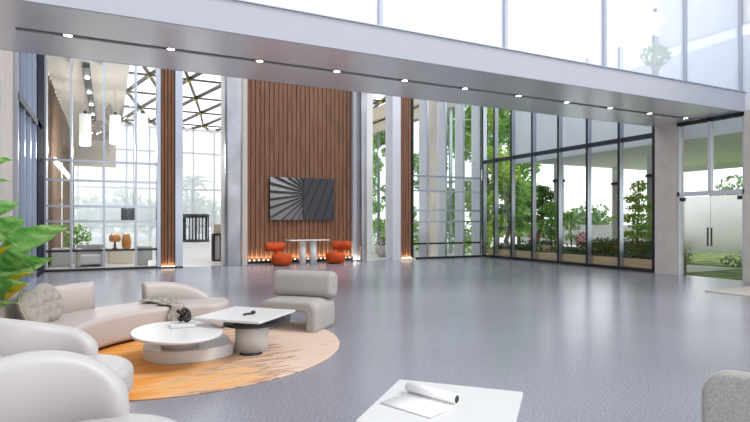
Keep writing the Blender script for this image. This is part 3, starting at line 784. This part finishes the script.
# ================================================================ FAR LOUNGE
o = MB().soft(rrect(-.27, .27, -.3, .3, .03), 0, .62, .02).build('display_plinth', 'white', None, (-1.42, 21.0, 0)); tag(o, 'white block plinth by the brown plank wall carrying the slim lamp', 'plinth')
l = thing('slim_lamp', 'slim white pole lamp with a small smoky ball on the white plinth', 'lamp', (-1.40, 21.0, .62))
MB().lathe([(.09, 0), (.09, .02)], 16).build('base', 'steel', l); MB().lathe([(.018, .02), (.018, 2.9)], 10).build('pole', 'lamp_soft', l); MB().blob((0, 0, 1.6), (.08, .08, .1), 8).build('ball', 'clear_blob', l)
a = thing('tub_chair', 'white boxy tub chair behind the gridded screen', 'armchair', (-.52, 20.55, 0))
MB().soft(rrect(-.42, .42, -.36, .36, .08), .08, .40, .05).build('seat', 'white', a)
for x in (-.36, .36): MB().soft(rrect(x - .08, x + .08, -.38, .38, .06), .0, .60, .04).build('arm', 'chair_white', a)
MB().soft(rrect(-.44, .44, .26, .42, .06), .0, .74, .05).build('backrest', 'chair_white', a)
p = thing('potted_plant', 'small bushy green plant in a white pot behind the tub chair', 'plant', (-1.02, 22.4, 0))
MB().lathe([(.2, 0), (.26, .1), (.27, .5), (.24, .5), (.24, .46)], 24).build('pot', 'white', p)
b = MB(); b.leaves((0, 0, .95), (.46, .4, .5), 220, .17, .3); b.build('foliage', 'l_mid', p); MB().tube([(0, 0, .45), (.02, 0, .8)], .02, 6).build('stem', 'trunk', p)
o = MB().soft(rrect(-.42, .42, -.3, .3, .05), 0, .53, .02).build('low_counter', 'beam_beige', None, (.42, 21.6, 0)); tag(o, 'tan low counter carrying the two amber lamps', 'counter')
l = thing('mushroom_lamp', 'amber glass mushroom lamp on the tan counter', 'table lamp', (.22, 21.5, .53))
MB().lathe([(.11, 0), (.05, .05), (.035, .22), (.05, .28)], 20).build('stem', 'red', l); MB().lathe([(.16, .26), (.20, .34), (.19, .46), (.12, .56), (.02, .58)], 24).build('shade', 'amber', l)
l = thing('amber_vase', 'tall amber glass vase beside the mushroom lamp', 'vase', (.60, 21.5, .53))
MB().lathe([(.10, 0), (.15, .06), (.16, .3), (.12, .5), (.10, .55), (.08, .55)], 24).build('body', 'amber', l)
o = MB().soft(rrect(-.24, .24, -.24, .24, .02), 0, .66, .02).build('display_plinth', 'concrete', None, (1.14, 20.4, 0)); tag(o, 'pale grey block plinth beside the ribbed pilaster', 'plinth')
o = MB().soft(rrect(-.3, .3, -.22, .22, .05), 0, .55, .03).build('low_cabinet', 'white', None, (-.02, 22.6, 0)); tag(o, 'white low cabinet behind the tub chair', 'cabinet')
o = MB().lathe([(.07, 0), (.07, .18), (.05, .2)], 16).build('pillar_candle', 'lamp_soft', None, (1.28, 19.6, 0)); tag(o, 'short white pillar candle lamp on the floor by the pilaster', 'candle')
def pend(label, x, y, zb, h):
    t = thing('cylinder_pendant', label, 'pendant lamp', (x, y, zb), 0, 'white cylinder pendants')
    MB().lathe([(.15, 0), (.19, .02), (.19, h), (.15, h + .01)], 24).build('shade', 'lamp_soft', t)
    MB().lathe([(.05, h), (.06, h + .12)], 12).build('cap', 'bronze', t); MB().tube([(0, 0, h + .1), (0, 0, 6.52 - zb if x < .5 else 9.0 - zb)], .012, 6).build('cord', 'steel', t)
    d = bpy.data.lights.new('pendant_bulb', 'POINT'); d.energy = 90; d.shadow_soft_size = .19; d.color = (1, .96, .9); lo = bpy.data.objects.new('pendant_bulb', d); C.objects.link(lo); lo.location = (x, y, zb - .25)
pend('white cylinder pendant nearest the plank wall', -.74, 22, 4.25, 1.12)
pend('white cylinder pendant between the blown glass pendants', .24, 22.3, 4.42, 1.05)
pend('white cylinder pendant beside the ribbed pilaster', 1.13, 21.5, 4.45, 1.0)
def blob(label, x, y, z, r, rot):
    t = thing('blown_glass_pendant', label, 'pendant lamp', (x, y, z), rot, 'blown glass pendants')
    b = MB(); b.blob((0, 0, 0), r, 10, .08); b.build('shade', 'clear_blob', t); MB().tube([(0, 0, r[2] * .8), (0, 0, 2.5)], .01, 6).build('cord', 'steel', t)
blob('blown glass pendant bulging behind the cylinder by the plank wall', -.42, 24.2, 5.15, (.55, .3, .42), .2)
blob('slim blown glass pendant between two fins', .05, 25.2, 6.1, (.14, .14, .35), 0)
blob('tilted blown glass pendant under the roof grid edge', .70, 24.6, 5.95, (.30, .24, .42), .5)
l = thing('drum_pendant', 'black slatted drum pendant hanging low in the white lounge', 'pendant lamp', (.78, 25.5, 1.58))
b = MB()
for k in range(20): q = 2 * math.pi * k / 20; b.box(-.02, .02, -.015, .015, 0, .52, TR((.27 * math.cos(q), .27 * math.sin(q), 0)) @ RZ(math.degrees(q) + 90))
b.lathe([(.24, .0), (.24, .45)], 20); b.build('shade', 'dark', l); MB().tube([(.2, 0, .5), (.2, 0, 7.37)], .015, 6).build('cord', 'steel', l)
c = thing('reception_console', 'black framed console with a beige box on top at the entrance opening', 'console', (3.76, 21.25, 0))
b = MB()
for x in (-.15, .15):
    for y in (-.15, .15): b.box(x - .035, x + .035, y - .035, y + .035, 0, 1.05)
b.box(-.19, .19, -.19, .19, .99, 1.05); b.box(-.19, .19, -.19, .19, 0, .05); b.build('frame', 'black', c)
MB().box(-.1, .06, -.1, .1, .05, .99).build('panel', 'white', c); MB().soft(rrect(-.16, .16, -.14, .14, .02), 1.05, 1.42, .02).build('box', 'beam_beige', c)
dd = thing('revolving_door', 'black framed revolving door at the far curtain wall', 'revolving door', (6.0, 42.8, 0))
b = MB(); b.lathe([(.98, 1.82), (.98, 2.1)], 36); b.build('canopy', 'black', dd); MB().lathe([(1.0, 0), (1.0, .16)], 36).build('base', 'black', dd)
for k in range(8): q = 2 * math.pi * (k + .5) / 8; MB().lathe([(.045, .16), (.045, 1.82)], 8, TR((.93 * math.cos(q), .93 * math.sin(q), 0))).build('post', 'black', dd)
for k in range(3):
    T = RZ(25 + 120 * k); wg = MB().box(.05, .85, -.01, .01, .25, 1.75, T).build('wing', 'glass', dd); MB().box(.0, .07, -.03, .03, .16, 1.82, T).box(.82, .88, -.03, .03, .16, 1.82, T).build('wing_frame', 'black', wg)

t = thing('planter_bowl', 'big pale grey planter bowl of flowers beyond the narrow opening', 'planter', (10.78, 20.7, 0))
MB().lathe([(.24, 0), (.34, .05), (.40, .25), (.41, .50), (.37, .50), (.37, .44)], 32).build('bowl', 'concrete', t)
MB().leaves((0, 0, .66), (.34, .3, .24), 160, .10, .2).build('foliage', 'l_hedge', t); MB().leaves((0, 0, .72), (.36, .3, .28), 60, .10, .6).build('petals', 'rose', t)['kind'] = 'stuff'
t = thing('ring_lamp', 'white ring pendant lamp near the far garden glass', 'pendant lamp', (13.3, 25.5, 5.2))
MB().tube([(.36 * math.cos(q) * .87, .36 * math.cos(q) * -.45, .36 * math.sin(q)) for q in [2 * math.pi * i / 36 for i in range(36)]], .075, 10, True).build('ring', 'lamp_soft', t)
MB().tube([(0, 0, .42), (0, 0, 3.77)], .012, 6).build('cord', 'steel', t)

# behind the broad fins
for i, (x, y, h, lab) in enumerate([(12.15, 22.5, .55, 'long grey planter box just behind the broad fins'), (13.3, 24.5, .6, 'grey planter box under the ring lamp')]):
    t = thing('planter_box', lab, 'planter', (x, y, 0)); MB().soft(rrect(-.8, .8, -.3, .3, .02), 0, h, .01).build('box', 'concrete', t)
    MB().leaves((0, 0, h + .25), (.75, .28, .3), 260, .14, .2).build('foliage', 'l_fresh', t)
    MB().leaves((.1, 0, h + .3), (.5, .2, .2), 30, .10, .5).build('blossom', 'l_red', t)['kind'] = 'stuff'
struct(bx('wall_lobby_pier', 'pinkwall', 13.55, 14.15, 21.4, 22.0, 0, 9), 'pinkish pier behind the broad fins at the garden corner', 'pier')
struct(bx('wall_lobby_pier_far', 'pinkwall', 13.2, 13.9, 30.0, 30.6, 0, 9), 'pinkish pier far behind the broad fins', 'pier')

# ================================================================ GARDEN
for i, (y0, y1) in enumerate([(10.62, 13.0), (13.04, 15.6), (15.64, 17.7), (17.74, 18.6)]):
    lab = ['pale wood planter box right beside the beige pier', 'pale wood planter box second from the beige pier', 'pale wood planter box third from the beige pier', 'short pale wood planter box in the glass corner'][i]
    t = thing('planter_box', lab, 'planter', (15.0, (y0 + y1) / 2, -.13), 0, 'pale wood planters along the garden glass'); hy = (y1 - y0) / 2
    b = MB()
    for k in range(3): b.box(-.32, .32, -hy, hy, .165 * k, .165 * k + .158)
    b.build('box', 'wood_pale', t); MB().box(-.29, .29, -hy + .03, hy - .03, .47, .497).build('soil', 'soil', t)
    MB().leaves((0, 0, .58), (.3, hy * .95, .17), int(900 * hy), .10, .1).build('foliage', 'l_hedge', t)
for i, (y0, y1) in enumerate([(12.9, 15.2), (15.4, 18.4)]):
    t = thing('planter_box', ['raised pale wood planter behind the second box along the glass', 'raised pale wood planter under the cloud pruned pines'][i], 'planter', (16.1, (y0 + y1) / 2, -.13)); hy = (y1 - y0) / 2
    MB().box(-.4, .4, -hy, hy, 0, .66).build('box', 'wood_pale', t); MB().leaves((0, 0, .74), (.38, hy * .95, .14), int(300 * hy), .11, .1).build('foliage', 'l_hedge', t)
t = thing('clipped_hedge', 'low clipped dark green hedge behind the planter by the pier', 'hedge', (16.0, 12.4, -.13))
b = MB()
for k in range(14): b.leaves((0, -1.6 + .25 * k, .62), (.42, .3, .46), 420, .09, .6)
b.build('foliage', 'l_hedge', t); MB().box(-.3, .3, -1.6, 1.6, 0, .9).build('core', 'l_hedge', t)

def tree(name, label, cat, x, y, z0, pts, r0, clusters, m, size, n, group=None, dens=2.2):
    t = thing(name, label, cat, (x, y, z0), 0, group)
    k = len(pts); br_ = MB(); br_.tube(pts, [r0 * (1 - .7 * i / (k - 1)) for i in range(k)], 8)
    b = MB()
    for c_, rad in clusters:
        b.leaves(c_, rad, int(n * dens * (rad[0] * rad[1] + rad[0] * rad[2]) * 2) + 20, size, .25)
        q = min(pts, key=lambda p: (Vector(p) - Vector(c_)).length); br_.tube([q, c_], [r0 * .35, r0 * .12], 5)
    b.build('foliage', m, t); br_.build('trunk', 'trunk', t)
    return t
pads = [((-.1, .5, 1.3), (.4, .45, .16)), ((.1, -.3, 1.7), (.4, .5, .18)), ((0, .45, 2.15), (.4, .5, .18)), ((.1, -.15, 2.6), (.4, .5, .18)), ((0, .2, 3.05), (.35, .4, .18)), ((0, -.7, 1.45), (.3, .35, .14))]
tree('cloud_pine', 'cloud pruned pine with a curved trunk nearer the glass corner', 'tree', 17, 20.0, -.1, [(0, -.25, 0), (0, .2, .7), (0, -.1, 1.4), (.0, .15, 2.2), (0, .1, 3)], .14, pads, 'l_deep', .11, 300)
pads2 = [((0, .6, 1.75), (.45, .5, .2)), ((.1, -.2, 2.0), (.5, .6, .22)), ((0, .35, 2.4), (.5, .6, .22)), ((0, -.35, 2.75), (.5, .55, .22)), ((0, .1, 3.05), (.4, .45, .18)), ((-.1, -.7, 2.35), (.35, .4, .2))]
tree('cloud_pine', 'dense dark cloud pruned pine leaning over the red azalea', 'tree', 17.2, 18.0, -.1, [(0, .6, 0), (0, .4, .7), (0, .1, 1.4), (0, 0, 2.2), (0, .1, 3)], .15, pads2, 'l_deep', .12, 340)
tree('garden_tree', 'fresh green leafy shrub tree in front of the dark pine', 'tree', 16.1, 16.35, .4, [(0, 0, 0), (.05, .1, .8), (0, 0, 1.6)], .05,
     [((0, .2, 1.0), (.4, .45, .3)), ((0, -.35, 1.2), (.4, .4, .3)), ((0, .0, 1.65), (.4, .45, .3)), ((0, .1, .6), (.35, .5, .25))], 'l_mid', .15, 170)
tree('garden_tree', 'slender tiered green tree behind the clipped hedge near the pier', 'tree', 17.0, 13.05, -.1, [(0, 0, 0), (0, .05, 1.2), (0, -.03, 2.2), (0, 0, 3.1)], .05,
     [((0, .1, 1.15), (.5, .85, .14)), ((0, -.3, 1.45), (.5, .65, .16)), ((0, .25, 1.75), (.5, .8, .18)), ((0, -.15, 2.1), (.45, .62, .18)), ((0, .1, 2.45), (.4, .5, .18)), ((0, 0, 2.85), (.3, .36, .24))], 'l_fresh', .13, 190)
tree('garden_tree', 'thin light green sapling between the shrub tree and the grey column', 'tree', 16.0, 15.2, .4, [(0, 0, 0), (0, .05, .8), (0, 0, 1.5)], .03,
     [((0, 0, .9), (.3, .35, .15)), ((0, .1, 1.3), (.3, .35, .18)), ((0, 0, .5), (.3, .3, .15))], 'l_fresh', .13, 110)
for x, y, lab in ((16.05, 17.35, 'crimson azalea under the dark pine'), (16.05, 14.75, 'crimson azalea in the raised planter beside the sapling')):
    t = thing('azalea_bush', lab, 'shrub', (x, y, .53)); MB().leaves((0, 0, .28), (.24, .26, .36), 320, .08, .2).build('blossom', 'l_red', t); MB().leaves((0, 0, .12), (.22, .22, .12), 80, .08).build('foliage', 'l_hedge', t)
for i, (x, y, r_) in enumerate([(18.2, 13.35, .22), (16.9, 16.75, .2), (20.6, 16.9, .22)]):
    lab = ['grey canopy column behind the tiered tree', 'grey canopy column behind the shrub tree', 'grey canopy column farther out beside the crimson azalea'][i]
    t = thing('canopy_column', lab, 'column', (x, y, -.13), 0, 'columns under the garden canopy')
    MB().lathe([(r_, 0), (r_, 3.3)], 24).build('shaft', 'concrete', t); MB().lathe([(r_ + .05, 3.3), (r_ + .05, 3.40)], 24).build('collar', 'dark', t); MB().lathe([(r_, 3.40), (r_, 4.08)], 24).build('capital', 'canopy', t)
# tall trees beyond the glass corner
spec = [(17.6, 22.3, 'l_fresh', 'tall yellow green tree closest behind the glass corner'), (20.9, 25.6, 'l_mid', 'tall mid green tree second behind the glass corner'), (17.6, 26.6, 'l_fresh', 'tall yellow green tree seen between the broad fins'),
        (19.9, 22.6, 'l_mid', 'tall mid green tree above the cloud pines'), (24.6, 28.5, 'l_mid', 'broad green tree at the back of the garden'), (17.8, 32.0, 'l_mid', 'green tree along the far garden glass'), (18.5, 38.5, 'l_mid', 'green tree farthest along the garden glass')]
for i, (x, y, m, lab) in enumerate(spec):
    h = 8 + (i % 3) * .8; cl_ = []
    for k in range(11): cl_.append(((random.uniform(-.9, .9), random.uniform(-.9, .9), 1.4 + (h - 1.2) * k / 10), (random.uniform(.7, 1.1), random.uniform(.7, 1.1), random.uniform(.5, .8))))
    tree('garden_tree', lab, 'tree', x, y, -.13, [(0, 0, 0), (.1, .1, 2), (-.1, 0, 5), (0, 0, h)], .11, cl_, m, .26, 75, 'tall garden trees')
for x, y, lab in ((16.2, 22, 'loose green hedge right behind the glass corner'), (16.2, 26.5, 'loose green hedge seen between the broad fins'), (16.2, 31, 'loose green hedge farther along the far garden glass')):
    t = thing('loose_hedge', lab, 'hedge', (x, y, -.13)); b = MB()
    for k in range(7): b.leaves((random.uniform(-.2, .2), -1.65 + .54 * k, .9), (.6, .5, random.uniform(.7, 1.2)), 130, .2, .2)
    b.build('foliage', 'l_fresh' if x < 17 else 'l_mid', t)
struct(bx('trim_fence', 'concrete', 30, 30.2, 4, 34, -.13, 1.3), 'pale grey boundary wall beyond the garden', 'boundary wall')
for i in range(3, 9):
    x = 35 + (i % 3) * 3.4; y = 8 + 3.9 * i; h = [3.4, 2.6, 3.0][i % 3]
    if i == 3: h = 4.9
    tree('distant_tree', ords[i] + ' round tree along the boundary wall, counted from the door side', 'tree', x, y, -.13, [(0, 0, 0), (0, 0, h * .6)], .15,
         [((0, 0, h * .55), (1.9, 1.9, h * .4)), ((.3, 1, h * .45), (1.3, 1.3, h * .33)), ((-.2, -1, h * .4), (1.3, 1.3, h * .3))], 'l_far', .4, 34, 'trees beyond the boundary wall', 1.3)
struct(MB().box(15.4, 34, -4, 10.9, -.13, -.10).box(20, 30, 10.9, 18.5, -.13, -.10).build('ground_lawn', 'lawn'), 'bright lawn outside the frosted door', 'lawn')
t = thing('clipped_hedge', 'low dark hedge across the lawn outside the frosted door', 'hedge', (19.5, 9.6, -.1)); MB().leaves((0, 0, .25), (.5, 2.2, .3), 900, .13, .4).build('foliage', 'l_hedge', t)
# misty trees beyond the far curtain wall
for i in range(10):
    x = -10 + 2.8 * i; y = 56 + 5.5 * (i % 2); h = [5.2, 4.2, 6.0, 4.6][i % 4]
    tree('distant_tree', ords[i] + ' misty tree beyond the far curtain wall, counted from the plank wall', 'tree', x, y, -.13, [(0, 0, 0), (0, 0, h * .6)], .15,
         [((0, 0, h * .6), (1.9, 1.7, h * .38)), ((.9, .4, h * .4), (1.4, 1.2, h * .3)), ((-.9, -.3, h * .35), (1.4, 1.2, h * .3))], 'l_far', .4, 34, 'misty trees outside', 1.3)
t = thing('palm_tree', 'palm tree outside beside the revolving door', 'tree', (6.5, 50, -.13))
MB().tube([(0, 0, 0), (.1, 0, 2.5), (.3, 0, 4.6)], [.2, .15, .12], 8).build('trunk', 'trunk', t)
b = MB()
for k in range(16):
    q = R(22.5 * k); b.leaf((.3, 0, 4.6), (.3 + 2.0 * math.cos(q), 2.0 * math.sin(q), 4.9 + .7 * math.sin(k * 2.1)), .5, .25, .4)
b.build('fronds', 'l_far', t)
o = bx('floor_mat', 'mat_pale', 11.55, 13.6, 6.3, 7.25, .001, .02); tag(o, 'pale beige floor mat in front of the wall beside the frosted door', 'mat')
